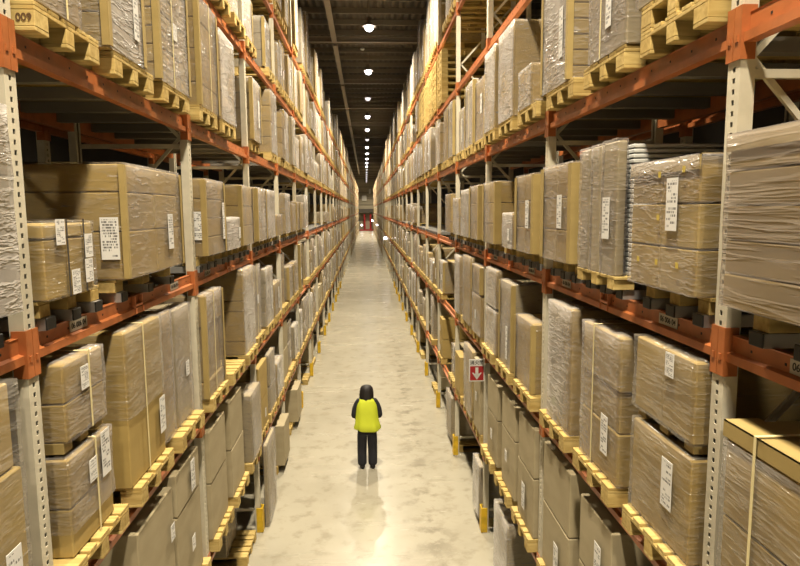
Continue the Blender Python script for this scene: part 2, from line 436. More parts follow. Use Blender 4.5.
def rack_beam(sd, k, lv, u, note, ends=True, detail=0):
    y = U0[sd] + P*(k+.5)
    r = empty('rack_beam', (sd*(FACE[sd]+u), y, BH[lv]), note, 'rack beam', f'orange rack beams of the {SN[sd]} rack')
    link('beam_section', bmesh_[sd], r)
    if ends:
        for e in (-1, 1): link('end_connector', cmesh[(sd, e)], r)
    if detail:
        link('bolt_holes', bolts[sd], r)
        if lv == 3:
            link('beam_clip', clip[sd], r)
            for yy in (-.93, .92):
                pl = link('location_label', plate_me[sd], r, (0, yy, .022))
                t = link('lettering', txt_me, pl, (sd*.0230, 0, 0))
                t.rotation_euler = (math.pi/2, 0, -sd*math.pi/2)
    return r
for sd in (-1, 1):
    for k in range(-1, NB):
        for lv in BH:
            rack_beam(sd, k, lv, 0, f'orange front beam under the {shelf_words(lv).replace(" up","")}, {bay_words(sd,k)}', True, 1 if k < 3 else 0)
    # rear beams and the front beams of the rack standing behind (only where the photo looks in under the shelves)
    for k in range(-1, 3):
        for lv in (3, 4):
            r = rack_beam(sd, k, lv, DEPTH, f'orange rear beam under the {shelf_words(lv).replace(" up","")}, {bay_words(sd,k)}', False)
            for c in r.children: c.scale.x = -1
    for k in range(0, 3):
        for lv in (2, 3, 4, 5):
            rack_beam(sd, k, lv, DEPTH+.22, f'orange beam of the rack behind the {bay_words(sd,k)}, {shelf_words(lv)}', True)

# ------------------------------------------------------------------ pallets
PW, PL, PH = .74, 1.20, .144
def pallet_parts():
    out = []
    d = MB()
    for yy, w in ((-.3275,.145),(-.1725,.10),(0,.145),(.1725,.10),(.3275,.145)): d.cbox(-.6, yy-w/2, .122, .6, yy+w/2, .144, .003)
    out.append(('deck', d))
    for xx in (-.5275, 0, .5275): out.append(('stringer_board', MB().cbox(xx-.0725, -.4, .100, xx+.0725, .4, .1218, .003)))
    for xx in (-.5275, 0, .5275):
        for yy in (-.3275, 0, .3275):
            out.append(('block', MB().cbox(xx-.0725, yy-.072 if yy else -.05, .0222, xx+.0725, yy+.072 if yy else .05, .0998, .003)))
    for yy, w in ((-.3275,.145),(0,.10),(.3275,.145)): out.append(('bottom_board', MB().cbox(-.6, yy-w/2, 0, .6, yy+w/2, .022, .003)))
    return out
def narrowed(b, dz=0.):
    b.v = [(x, y*.925, z-dz) for x, y, z in b.v]; return b
PP = [(n, narrowed(b).mesh(n, M['wood'])) for n, b in pallet_parts()]
def skid_parts():
    out = []; d = MB()
    for yy, w in ((-.3275,.145),(-.1725,.10),(0,.145),(.1725,.10),(.3275,.145)): d.cbox(-.6, yy-w/2, .0685, .6, yy+w/2, .090, .003)
    out.append(('deck', d))
    for xx in (-.5275, 0, .5275):
        for yy in (-.3275, 0, .3275): out.append(('block', MB().cbox(xx-.0725, yy-.06, 0, xx+.0725, yy+.06, .068, .003)))
    return [(n, narrowed(b)) for n, b in out]
SK = [(n, b.mesh(n, M['wood'])) for n, b in skid_parts()]
sk1 = MB()
for n, b in skid_parts():
    base = len(sk1.v); sk1.v += b.v
    for f in b.f: sk1.face([b_+base for b_ in f])
SKID_ONE = sk1.mesh('skid', M['wood'])
one = MB()
for n, b in pallet_parts():
    narrowed(b); base = len(one.v); one.v += b.v
    for f in b.f: one.face([i+base for i in f])
PALLET_ONE = one.mesh('pallet', M['wood'])
PALLETS = []     # (dist, side, x, y, z, rot90, note)
def ph(lv): return .090 if lv == 3 else PH
def want_pallet(sd, k, lv, y, note, u_front=-.11, rot=False, dz=0., group=None):
    h = PL/2 if not rot else PW/2
    if lv == 3 and u_front == -.11: u_front = .005
    if lv == 0 and u_front == -.11: u_front = .03
    if k >= 2 and lv > 0 and u_front == -.11: u_front = -.035
    if lv in (1, 2) and u_front == -.11: u_front = -.095
    if lv in (5, 6) and u_front == -.11: u_front = -.075
    if lv == 4 and u_front == -.11: u_front = -.085
    x = sd*(FACE[sd] + u_front + h)
    z = base_z(lv) + dz
    PALLETS.append((math.sqrt(x*x + y*y + (z-4.9)**2), sd, x, y, z, rot, note, lv, k))

# ------------------------------------------------------------------ loads
def ring(x0, y0, x1, y1, r, n):
    pts = []
    for cx, cy, a0 in ((x1-r, y1-r, 0), (x0+r, y1-r, 90), (x0+r, y0+r, 180), (x1-r, y0+r, 270)):
        for t in (0, 30, 60, 90):
            a = math.radians(a0+t); pts.append((cx+r*math.cos(a), cy+r*math.sin(a)))
    out = []
    for i in range(len(pts)):
        p, q = pts[i], pts[(i+1) % len(pts)]
        L = math.hypot(q[0]-p[0], q[1]-p[1]); m_ = n if L > .1 else 1
        for j in range(m_): out.append((p[0]+(q[0]-p[0])*j/m_, p[1]+(q[1]-p[1])*j/m_))
    return out
def wrap_mesh(hx, hy, h, rng, fine=True, off=.010, z0=.0):
    b = MB(); n = 7 if fine else 2; nz = 9 if fine else 3
    rg = ring(-hx-off, -hy-off, hx+off, hy+off, .022, n); N = len(rg)
    amp = .0045 if fine else .002
    zs = [z0 + (h + .006 - z0)*j/nz for j in range(nz+1)]
    ph = [rng.random()*6 for _ in range(4)]
    for j, z in enumerate(zs):
        for i, (x, y) in enumerate(rg):
            d = amp*(1+math.sin(ph[0]+z*17+x*9+y*7))*.5 + amp*rng.random()*.7
            L = math.hypot(x, y) or 1
            b.v.append((x + (d if x > 0 else -d), y + (d if y > 0 else -d), z + (rng.uniform(-.012,.012) if 0 < j < nz else 0)))
    # film folded a hand's breadth over the top
    for s_, zz in ((.86, .010), (.74, .009)):
        for i, (x, y) in enumerate(rg): b.v.append((x*s_ if abs(x) > 0 else x, y*s_, h + zz + rng.uniform(0,.003)))
    R = nz + 3
    for j in range(R-1):
        for i in range(N): b.face([j*N+i, j*N+(i+1) % N, (j+1)*N+(i+1) % N, (j+1)*N+i])
    return b
def label_mesh(sd_front, w, h):
    """thin sheet in the YZ plane with its own UV, facing the aisle"""
    me = bpy.data.meshes.new('shipping_label'); t = .0012
    b = MB().box(-t, -w/2, -h/2, t, w/2, h/2)
    me.from_pydata(b.v, [], b.f); me.materials.append(M['label'])
    uv = me.uv_layers.new(name='UVMap')
    for poly in me.polygons:
        for li in poly.loop_indices:
            v = me.vertices[me.loops[li].vertex_index].co
            uv.data[li].uv = ((v.y/w+.5) if sd_front > 0 else (.5-v.y/w), v.z/h+.5)
    me.update(); return me
LBL = {(s, q): label_mesh(s, *wh) for s in (-1, 1) for q, wh in {'tall': (.12,.28), 'a5': (.095,.135), 'long': (.09,.40)}.items()}
# turned sheet for the face towards the camera
def turned(me):
    m2 = me.copy(); m2.transform(Matrix.Rotation(-math.pi/2, 4, 'Z')); return m2
LBLN = {q: turned(LBL[(-1, q)]) for q in ('tall', 'a5', 'long')}

def build_load(spec, near):
    """near: 2 all parts, 1 fewer"""
    sd, k, lv = spec['sd'], spec['k'], spec['lv']
    y0, y1, z0, z1 = spec['y0'], spec['y1'], spec['z0'], spec['z1']
    u, dep = spec.get('u', -.078), spec.get('dep', 1.08)
    rng = random.Random(int(y0*1000)*7 + lv*131 + (sd+2)*17 + int(z0*100))
    xm = sd*(FACE[sd]+u+dep/2); hx, hy, h = dep/2, (y1-y0)/2, z1-z0
    r = empty(spec.get('name', 'wrapped_load'), (xm, (y0+y1)/2, z0), spec['label'], spec.get('cat', 'wrapped load'), spec['group'])
    ny, nz = spec['ny'], spec['nz']
    cm = M[spec.get('mat', 'carton')]
    fr = -sd   # direction of the aisle in local x
    # tier heights
    hs = spec.get('tiers') or [1./nz]*nz
    za = 0.
    for t, hh in enumerate(hs):
        zb = za + hh*h
        nyy = spec['nys'][t] if spec.get('nys') else ny
        for j in range(nyy):
            ya = -hy + 2*hy*j/nyy; yb = -hy + 2*hy*(j+1)/nyy
            e = spec.get('gap', .0055 if near == 2 else .003); jx = rng.uniform(0,.006); ins = spec.get('inset', [0]*9)[t]
            MB().cbox(-hx+ins, ya+(e if j else ins), za+.001, hx-ins, yb-(e if j < nyy-1 else ins), zb-e, .007).obj('carton', cm, r).location.x = fr*-jx
        if spec.get('spacer') == t:      # a low pallet-like spacer between the tiers
            pass
        za = zb
    if near == 2:
        if spec.get('corner'):
            for ey in (-1, 1):
                c = MB(); w = min(spec.get('cw', .025), .06)
                xa = fr*(hx+.019)
                c.box(xa, ey*(hy+.025), .01, xa+fr*.005, ey*(hy-w), h-.01); c.box(xa, ey*(hy+.020), .01, xa-fr*(.020+w), ey*(hy+.025), h-.01)
                c.obj('corner_board', M['board'], r)
        if spec.get('top'):
            MB().cbox(-hx-.006, -hy-.008, h+.001, hx+.006, hy+.008, h+.045, .006).obj('top_board', M['board'], r)
        if spec.get('lid'):
            c = MB(); c.box(fr*(hx+.003), -hy-.01, h-.07, fr*(hx+.009), hy+.01, h+.008); c.box(fr*(hx+.009), -hy-.01, h+.002, fr*(hx-.16), hy+.01, h+.008)
            c.obj('edge_board', M['board'], r)
        for s_, name in ((spec.get('strap', ()), 'strap'), (spec.get('dstrap', ()), 'dark_strap')):
            for f in s_:
                yy = -hy + 2*hy*f; o_ = .020; b = MB(); w = .009
                top = h + (.05 if spec.get('top') else .018)
                b.box(fr*(hx+o_), yy-w, .0, fr*(hx+o_+.0015), yy+w, top); b.box(-hx, yy-w, top, hx+o_, yy+w, top+.0015) if fr > 0 else b.box(-hx-o_, yy-w, top, hx, yy+w, top+.0015)
                b.obj(name, M[name], r)
        for (f, z, q) in spec.get('labels', ()):
            link('shipping_label', LBL[(-sd, q)], r, (fr*(hx+.0225), -hy+2*hy*f, z*h))
        for (f, z, q) in spec.get('nlabels', ()):
            link('shipping_label', LBLN[q], r, (fr*(hx - f*2*hx), -hy-.0225, z*h))
        for (f, z) in spec.get('tapes', ()):
            MB().box(fr*(hx+.019), -hy+2*hy*f-.014, z*h-.008, fr*(hx+.0205), -hy+2*hy*f+.014, z*h+.024).obj('yellow_tape', M['yellow_tape'], r)
    elif spec.get('labels'):
        f, z, q = spec['labels'][0]; link('shipping_label', LBL[(-sd, q)], r, (fr*(hx+.02), -hy+2*hy*f, z*h))
    if near == 1 and spec.get('corner'):
        xa = fr*(hx+.001); MB().box(xa, -hy-.006, .01, xa+fr*.006, -hy+.05, h-.01).obj('corner_board', M['board'], r)
    for yy in spec.get('spacers', ()):
        MB().cbox(-hx+.02, -hy+2*hy*yy-.05, -spec['sph'], hx-.02, -hy+2*hy*yy+.05, -.002, .004).obj('spacer_board', M['board'], r)
    if spec.get('film'):
        a, b_ = spec.get('fz', (0, 1))
        w = wrap_mesh(hx+.004, hy+.004, h*b_, rng, near == 2, .007, a*h)
        w.obj('stretch_wrap', M[spec['film']], r, smooth=True)
    return r

SPECS = []
def add(sd, k, lv, y0, y1, z1, ny=1, nz=1, desc='', spot='', z0=None, group=None, pallet=True, stack=None, **o):
    bz = base_z(lv) + ph(lv) + .002
    kk = math.floor(((y0+y1)/2 - U0[sd])/P); lo = U0[sd]+P*kk+.082; hi = U0[sd]+P*(kk+1)-.082
    if y0 < lo: y0, y1 = lo, max(y1, lo+.5)
    if y1 > hi: y0, y1 = min(y0, hi-.5), hi
    s = dict(sd=sd, k=k, lv=lv, y0=y0, y1=y1, z0=bz if z0 is None else z0, z1=z1, ny=ny, nz=nz, **o)
    s['desc'] = desc; s['spot'] = spot
    s['group'] = group or f'loads on the {SN[sd]} rack, {shelf_words(lv)}'
    x = FACE[sd]; ym = (y0+y1)/2
    s['dist'] = math.sqrt(x*x + ym*ym + (s['z0']-4.9)**2)
    SPECS.append(s); return s
def slot_y(sd, k, s): return U0[sd] + P*k + .07 + .97*s
SPOT = ['near end of', 'middle of', 'far end of']
TAKEN = set()
def pal(sd, k, lv, s, **kw):
    want_pallet(sd, k, lv, slot_y(sd, k, s)+.40, f'pale wooden pallet, {SPOT[s]} {bay_words(sd,k)}, {shelf_words(lv)}', **kw)

# ---- the nearest loads, one by one
L, R = -1, 1
def hand(sd, lv, y0, y1, z1, ny, nz, desc, palslot=None, **o):
    k = int(math.floor(((y0+y1)/2 - U0[sd])/P)); s = int(((y0+y1)/2 - U0[sd] - P*k - .07)/.97); s = max(0, min(2, s))
    TAKEN.add((sd, lv, k))
    add(sd, k, lv, y0, y1, z1, ny, nz, desc, SPOT[s], **o)
    if lv in (1, 2) and 'u' not in o: SPECS[-1]['u'] = -.045
    if o.get('z0') is None and palslot != 'none':
        pal(sd, k, lv, s if palslot is None else palslot)
# left, fourth shelf (at the top of the frame)
hand(L, 4, 3.28, 3.76, 7.00, 1, 2, 'milky wrapped load with cream strap', film='film', strap=(.6,))
hand(L, 4, 4.14, 4.76, 7.02, 1, 5, 'tan carton stack with barcoded film front', film='film_milky', corner=1, mat='carton_tan', labels=((.75,.33,'long'),))
hand(L, 4, 5.12, 5.92, 7.03, 1, 8, 'tall carton stack, strapped lilac film front', film='film_milky', corner=1, mat='carton_tan', strap=(.42,), labels=((.5,.42,'a5'),))
hand(L, 4, 6.33, 7.06, 6.98, 1, 4, 'four-tier brown carton stack with strap', film='film', corner=1, strap=(.55,), tiers=[.22,.3,.28,.2], inset=[0,0,.01,.01])
hand(L, 4, 7.22, 7.98, 6.90, 2, 3, 'white wrapped load lower than its neighbour', film='film_milky')
# left, third shelf
hand(L, 3, 2.13, 2.93, 5.37, 1, 3, 'white film load with white label', film='film_milky', labels=((.62,.42,'tall'),), mat='carton_grey')
hand(L, 3, 3.24, 3.80, 4.845, 1, 2, 'low brown load with dark straps', 0, film='film_diag', mat='carton_tan', tiers=[.80,.20], nys=[1,1], inset=[.0,-.004], dstrap=(.37,.73), labels=((.82,.66,'a5'),(.80,.30,'a5'),(.50,.18,'a5'),(.24,.88,'a5')), dep=.98, u=-.05)
hand(L, 3, 4.24, 5.46, 5.22, 1, 3, 'broad plum-filmed load', 'none', film='film', corner=1, cw=.012, nys=[2,2,1], tiers=[.42,.34,.24], labels=((.74,.38,'tall'),), nlabels=((.085,.36,'tall'),), mat='carton_tan')
want_pallet(L, 0, 3, 4.85, 'pale wooden pallet turned lengthwise under broad plum load, second left bay', rot=True)
hand(L, 3, 6.30, 7.12, 5.22, 1, 4, 'brown load with dotted white label edge', film='film', corner=1, labels=((.90,.45,'long'),), nlabels=((.06,.4,'tall'),))
hand(L, 3, 7.22, 7.96, 4.82, 1, 1, 'small pale wrapped box', film='film_milky', mat='carton_grey', labels=((.92,.5,'a5'),))
hand(L, 3, 8.11, 8.92, 5.23, 1, 3, 'brown load with thin film front', film='film', corner=1, mat='carton_tan')
hand(L, 3, 9.28, 10.08, 5.24, 2, 4, 'grid of small wrapped cartons', film='film_milky', corner=1)
hand(L, 3, 10.22, 11.06, 5.24, 2, 4, 'grid of small wrapped cartons', film='film_milky')
hand(L, 3, 11.22, 11.98, 4.83, 1, 1, 'low tan carton load', film='film', mat='carton_tan')
hand(L, 3, 12.50, 13.24, 5.24, 1, 2, 'brown wrapped load topped with pale sheet', film='film_milky')
hand(L, 3, 13.55, 14.30, 5.05, 1, 2, 'tan wrapped load', film='film')
hand(L, 3, 14.45, 15.14, 5.10, 1, 3, 'brown wrapped load', film='film', corner=1)
hand(L, 3, 15.40, 16.18, 5.10, 1, 3, 'tan wrapped load', film='film', mat='carton_tan')
hand(L, 3, 16.40, 17.20, 5.30, 1, 1, 'loosely draped white film load', film='film_milky', mat='carton_grey')
hand(L, 3, 24.6, 25.4, 4.84, 1, 1, 'lone low pale box', film='film', mat='carton_grey')
hand(L, 3, 26.2, 27.0, 4.84, 1, 1, 'lone low pale box', film='film', mat='carton_grey')
# left, second shelf
hand(L, 2, 2.12, 2.90, 4.13, 1, 2, 'brown two-tier load beside the first upright', film='film_diag', mat='carton_tan', tiers=[.64,.36], labels=((.80,.22,'tall'),), inset=[0,.02])
hand(L, 2, 3.33, 3.88, 3.565, 1, 2, 'lower strapped load with white labels', film='film', fz=(.25,1), mat='carton_tan', labels=((.45,.72,'a5'),(.78,.78,'tall')), tiers=[.5,.5], dep=1.0, strap=(.55,))
hand(L, 2, 3.34, 3.84, 4.09, 1, 2, 'upper strapped load with framed label', z0=3.655, spacers=(.1,.5,.9), sph=.066, film='film', mat='carton_tan', tiers=[.5,.5], strap=(.55,), labels=((.42,.72,'a5'),), dep=1.0)
hand(L, 2, 4.19, 4.92, 4.09, 1, 1, 'tall brown load, cream strap', film='film_diag', mat='carton_tan', strap=(.42,), labels=((.86,.30,'tall'),), fz=(.45,1))
hand(L, 2, 4.98, 5.32, 4.07, 1, 1, 'narrow plain brown load', 2, film='film', mat='carton', u=.0)
hand(L, 2, 5.38, 5.88, 4.05, 1, 1, 'pale brown load beside narrow brown one', 'none', film='film', mat='carton_grey', labels=((.62,.45,'a5'),), u=.0)
hand(L, 2, 6.22, 6.98, 4.06, 1, 3, 'strapped brown load with overhanging top carton', film='film', mat='carton', corner=1, strap=(.45,), tiers=[.16,.54,.30], inset=[-.01,.02,0])
pal(L, 1, 2, 1)
hand(L, 2, 8.20, 8.98, 4.13, 1, 4, 'tall four-tier brown carton load in shadow', film='film_milky', mat='carton_tan', tiers=[.16,.36,.12,.36])
# left, first shelf: bare cartons
def cart(sd, lv, y0, y1, z1, desc, z0=None, palslot=None, mat='carton_grey', **o):
    hand(sd, lv, y0, y1, z1, 1, 1, desc, palslot, z0=z0, mat=mat, name='cardboard_carton', cat='carton', group=f'cardboard cartons on the {SN[sd]} rack, {shelf_words(lv)}', **o)
B1 = base_z(1)+PH+.002
cart(L, 1, 2.15, 2.95, 2.62, 'large bare carton beside the first upright')
cart(L, 1, 3.30, 4.02, 2.10, 'low bare carton lying in shadow')
cart(L, 1, 4.24, 5.02, 2.64, 'large flat-topped printed carton', labels=((.86,.70,'a5'),))
cart(L, 1, 5.10, 5.84, 2.30, 'lower pale carton with print', labels=((.5,.5,'a5'),))
cart(L, 1, 5.12, 5.82, 2.68, 'upper pale carton with print', z0=2.304, labels=((.6,.55,'tall'),))
cart(L, 1, 6.22, 6.96, 2.09, 'lower ribbed pale carton')
cart(L, 1, 6.20, 6.94, 2.65, 'upper ribbed pale carton', z0=2.096)
cart(L, 1, 7.20, 7.92, 2.07, 'lower pale carton behind ribbed pair')
cart(L, 1, 7.19, 7.90, 2.66, 'upper pale carton behind ribbed pair', z0=2.075)
cart(L, 1, 8.25, 8.95, 2.42, 'tall brown-sided carton', film='film', u=-.09)
# left, floor
cart(L, 0, 9.28, 10.1, 1.32, 'thin panel carton near aisle', u=-.105, dep=.05, z0=.012, film='film')
cart(L, 0, 11.28, 12.04, .92, 'grey carton on dark base', u=-.10, dep=1.0)
cart(L, 0, 13.70, 14.5, .90, 'pale carton', u=-.09, dep=1.0)
# right, fourth shelf
hand(R, 4, 3.00, 3.82, 7.00, 1, 2, 'pale film load on doubled pallets', 'none', film='film', z0=base_z(4)+PH*2+.004, strap=(.35,), mat='carton_grey')
pal(R, 0, 4, 0); want_pallet(R, 0, 4, slot_y(R,0,0)+.40, 'dark upper pallet of two, near end of second right bay, fourth shelf', dz=PH+.001)
hand(R, 4, 3.97, 4.62, 7.02, 1, 1, 'grey-brown load with cream strap and label', film='film', strap=(.62,), labels=((.40,.34,'long'),), mat='carton_grey')
hand(R, 4, 5.10, 5.82, 7.03, 1, 9, 'carton stack with glossy crinkled film', film='film_milky', corner=1, mat='carton_tan', labels=((.22,.38,'long'),))
hand(R, 4, 6.22, 6.72, 6.32, 1, 1, 'low pale wrapped box', film='film_milky', mat='carton_tan')
hand(R, 4, 6.98, 7.74, 6.95, 1, 1, 'tall tan load with white film front', film='film_milky', mat='carton_tan')
hand(R, 4, 7.98, 8.64, 6.95, 1, 1, 'tall narrow film-fronted load', film='film_milky', mat='carton_tan')
# right, third shelf
hand(R, 3, 1.86, 2.78, 5.22, 1, 5, 'huge brown load under banded film', film='film_band', mat='carton', lid=1)
hand(R, 3, 3.02, 3.80, 5.16, 2, 3, 'yellow-taped carton load, glossy film', film='film', fz=(0,1), mat='carton_tan', lid=1, tiers=[.34,.33,.33], labels=((.30,.66,'tall'),), tapes=((.5,.88),(.5,.55),(.5,.20),(.8,.2),(.2,.2),(.16,.9)))
hand(R, 3, 4.045, 4.290, 5.345, 1, 1, 'upright slab package with white label', 'none', film='film', mat='carton_grey', labels=((.5,.43,'tall'),), dep=.06)
hand(R, 3, 4.335, 4.495, 5.342, 1, 1, 'upright slab package, middle of three', 'none', film='film', mat='carton_grey', dep=1.0)
hand(R, 3, 4.535, 4.735, 5.338, 1, 1, 'upright slab package, third of three', 'none', film='film', mat='carton_grey', dep=1.0)
want_pallet(R, 0, 3, 4.39, 'pale wooden pallet under the three slab packages, second right bay, third shelf', u_front=-.085)
hand(R, 3, 4.92, 5.74, 5.27, 2, 3, 'three-row carton load with tan edge boards', film='film', mat='carton', corner=1, cw=.10, labels=((.34,.52,'tall'),))
hand(R, 3, 6.04, 6.76, 5.245, 2, 3, 'three-row carton load with tan edge boards', film='film', corner=1, cw=.10, labels=((.3,.5,'tall'),))
hand(R, 3, 6.92, 7.44, 4.85, 1, 1, 'low carton load with crinkled film', film='film_milky', labels=((.3,.4,'a5'),))
hand(R, 3, 7.86, 8.66, 5.25, 2, 3, 'brown load with wide tan side', film='film', corner=1, cw=.12, mat='carton_tan')
hand(R, 3, 9.02, 9.78, 5.25, 2, 3, 'ribbed carton load with edge board', film='film', corner=1, cw=.1)
hand(R, 3, 9.96, 10.74, 5.22, 1, 1, 'white film load beside an upright', film='film_milky', mat='carton_grey')
hand(R, 3, 11.00, 11.72, 5.10, 1, 2, 'tan wrapped load', film='film_milky', mat='carton_tan')
hand(R, 3, 12.1, 12.85, 5.20, 1, 3, 'last tall brown load before empty shelf', film='film', mat='carton_tan')
for yy in (21.3, 22.4, 24.6): hand(R, 3, yy, yy+.8, 5.12 if yy > 22 else 5.0, 1, 2, 'pale wrapped load amid empty shelf', film='film_milky')
# right, second shelf
hand(R, 2, 1.86, 2.74, 3.90, 1, 2, 'wide brown load with tan edge board', film='film_diag', mat='carton', lid=1, strap=(.72,), fz=(0,.90))
hand(R, 2, 3.03, 3.74, 3.585, 1, 1, 'lower brown load with white label', film='film_diag', mat='carton_tan', labels=((.30,.62,'tall'),))
hand(R, 2, 3.03, 3.74, 4.11, 2, 1, 'upper brown load with crinkled lid', z0=3.665, spacers=(.1,.5,.9), sph=.058, film='film_diag', mat='carton_tan', labels=((.33,.84,'a5'),))
hand(R, 2, 3.97, 4.68, 4.04, 1, 3, 'strapped brown load with white label', film='film', fz=(.0,1), mat='carton_tan', strap=(.62,), labels=((.27,.30,'tall'),), tiers=[.36,.28,.36], inset=[0,.012,0])
hand(R, 2, 4.96, 5.58, 4.07, 3, 1, 'plum-filmed load of tall cartons', film='film_milky', mat='carton')
hand(R, 2, 6.14, 6.82, 3.73, 1, 1, 'low tan carton load with clear film', film='film', mat='carton_tan', corner=1)
hand(R, 2, 7.02, 7.66, 4.03, 1, 1, 'tall pale load with creased top sheet', film='film', mat='carton_grey', corner=1, labels=((.35,.3,'long'),))
hand(R, 2, 7.90, 8.60, 3.56, 1, 1, 'lower white crinkled load', film='film_milky')
hand(R, 2, 7.92, 8.58, 4.10, 1, 1, 'upper white crinkled load', z0=3.60, film='film_milky')
hand(R, 2, 9.0, 9.74, 3.60, 1, 1, 'lower wrapped carton with labels', film='film', labels=((.5,.5,'a5'),))
hand(R, 2, 9.0, 9.74, 4.05, 1, 1, 'upper wrapped carton', z0=3.63, film='film', corner=1)
hand(R, 2, 9.95, 10.7, 4.12, 1, 1, 'rounded brown wrapped load', film='film', mat='carton_tan')
hand(R, 2, 11.1, 11.7, 4.05, 1, 2, 'pale wrapped load', film='film_milky')
# right, first shelf: bare cartons
cart(R, 1, 3.08, 3.80, 2.40, 'large bare carton in shadow')
cart(R, 1, 4.02, 4.66, 2.09, 'lower bare carton with print', labels=((.4,.6,'tall'),))
cart(R, 1, 4.02, 4.66, 2.64, 'upper bare carton with print', z0=2.095, labels=((.30,.40,'tall'),))
cart(R, 1, 4.92, 5.68, 2.10, 'lower carton with white printed label', labels=((.35,.45,'tall'),))
cart(R, 1, 4.92, 5.70, 2.68, 'upper smooth pale carton', z0=2.105)
cart(R, 1, 6.03, 6.68, 2.13, 'lower greenish-brown carton', labels=((.5,.5,'tall'),))
cart(R, 1, 6.03, 6.66, 2.66, 'upper greenish-brown carton', z0=2.135)
cart(R, 1, 6.86, 7.54, 2.205, 'lower flat carton', labels=((.5,.6,'a5'),))
cart(R, 1, 6.86, 7.54, 2.63, 'upper flat carton with ribbed side', z0=2.21)
cart(R, 1, 7.82, 8.48, 2.12, 'lower flat carton', labels=((.4,.6,'a5'),))
cart(R, 1, 7.82, 8.48, 2.60, 'upper flat carton', z0=2.125)
cart(R, 1, 9.05, 9.60, 2.58, 'tall thin panel carton behind the sign', labels=((.4,.5,'a5'),))
cart(R, 1, 9.72, 10.55, 2.61, 'tall carton beyond the sign', mat='carton_tan', film='film')
cart(R, 1, 11.1, 11.7, 2.20, 'low brown carton', mat='carton_tan')
# right, floor
cart(R, 0, 7.05, 7.82, 1.05, 'white topped low carton', film='film_milky', u=-.06, dep=1.0)
cart(R, 0, 9.05, 9.60, .97, 'thin white wrapped stack', film='film_milky', u=-.04, dep=.45)
cart(R, 0, 12.3, 13.1, 1.05, 'pale wrapped carton', film='film', u=-.03)

# ---- the other bays, filled from a fixed seed
def dens(sd, lv, k):
    if lv == 3: return 0 if k < 9 else .45
    if lv == 5 and sd == R: return 0 if k < 4 else .45
    return {0: .34, 1: .90, 2: .88, 4: .93, 5: .90, 6: .90}[lv]
FILM = ['film', 'film_milky', 'film', 'film_milky', 'film_band', 'film_diag']
DESC = {'film': 'clear-filmed', 'film_milky': 'white-filmed', 'film_band': 'band-filmed', 'film_diag': 'film-wrapped'}
CD = {'carton': 'brown', 'carton_tan': 'tan', 'carton_grey': 'grey-brown'}
STACK_BAYS = {(R, 5, 3): (2,), (R, 5, 4): (0, 1, 2), (R, 5, 5): (0, 1)}
for sd in (L, R):
    for k in range(-1, NB):
        for lv in range(0, 7):
            if (sd, lv, k) in TAKEN: continue
            if k == -1: continue
            for s in range(3):
                if RND.random() > dens(sd, lv, k) and s not in STACK_BAYS.get((sd, lv, k), ()): continue
                y0 = slot_y(sd, k, s)
                if s in STACK_BAYS.get((sd, lv, k), ()):
                    for q in range(8):
                        want_pallet(sd, k, lv, y0+.40, f'empty pale pallet, {ORD[q+1]} from bottom of stack, {SPOT[s]} {bay_words(sd,k)}', dz=q*(PH+.001))
                    continue
                w = RND.choice((.56,.64,.70,.74,.78,.80)); y0 += (.8-w)*RND.random()
                head = {0: 1.15, 1: 1.14, 2: 1.08, 3: .80, 4: 1.10, 5: 1.05, 6: 1.55}[lv]
                h = head*RND.choice((.92,.98,1.,.95,.88,.80,.66,.55)) if lv != 6 else RND.choice((1.1,1.25,1.4,1.5,1.5,1.65))
                if lv == 0: h *= .75
                bz = base_z(lv) + ph(lv) + .002; cm = RND.choice(('carton','carton_tan','carton_grey','carton_tan'))
                uu = RND.choice((-.03,-.01,.0,.02,.05)) if lv in (1, 2) else RND.choice((.08,.18,.30)) if lv == 0 else RND.choice((-.06,-.03,0,.04))
                pal(sd, k, lv, s)
                if lv in (0, 1):
                    cm = RND.choice(('carton_grey','carton_grey','carton_tan')); ff = RND.choice((None,'film','film_milky','film'))
                    g = f'cardboard cartons on the {SN[sd]} rack, {shelf_words(lv)}'
                    if RND.random() < .6:
                        f = RND.uniform(.42,.58)
                        add(sd, k, lv, y0, y0+w, bz+h*f, 1, 1, 'lower bare '+CD[cm]+' carton', SPOT[s], name='cardboard_carton', cat='carton', u=uu, group=g, mat=cm, film=ff, labels=((.5,.5,'a5'),) if RND.random() < .5 else ())
                        add(sd, k, lv, y0+.01, y0+w-.01, bz+h, 1, 1, 'upper bare '+CD[cm]+' carton', SPOT[s], z0=bz+h*f+(.024 if ff else .004), name='cardboard_carton', cat='carton', u=uu, group=g, mat=cm, film=ff, labels=((.5,.5,'a5'),) if RND.random() < .5 else ())
                    else:
                        add(sd, k, lv, y0, y0+w, bz+h, 1, 1, 'single bare '+CD[cm]+' carton', SPOT[s], name='cardboard_carton', cat='carton', u=uu, group=g, mat=cm, film=ff, labels=((RND.uniform(.3,.7),RND.uniform(.3,.7),'tall'),) if RND.random() < .5 else ())
                else:
                    fm = RND.choice(FILM) if lv < 4 else RND.choice(('film_milky','film_milky','film','film_milky'))
                    nz = RND.choice((1,1,2,2,3,4)); ny = RND.choice((1,1,1,2))
                    sz = 'low' if h < head*.8 and lv != 6 else RND.choice(('tall','square')) if lv == 6 else 'tall'
                    add(sd, k, lv, y0, y0+w, bz+h, ny, nz, f'{sz} {DESC[fm]} {CD[cm]} load', SPOT[s], film=fm, u=uu, mat=cm, corner=RND.random() < .4,
                        strap=(RND.uniform(.4,.6),) if RND.random() < .3 else (), labels=((RND.uniform(.25,.75),RND.uniform(.3,.6),RND.choice(('tall','a5','long'))),) if RND.random() < .6 else ())

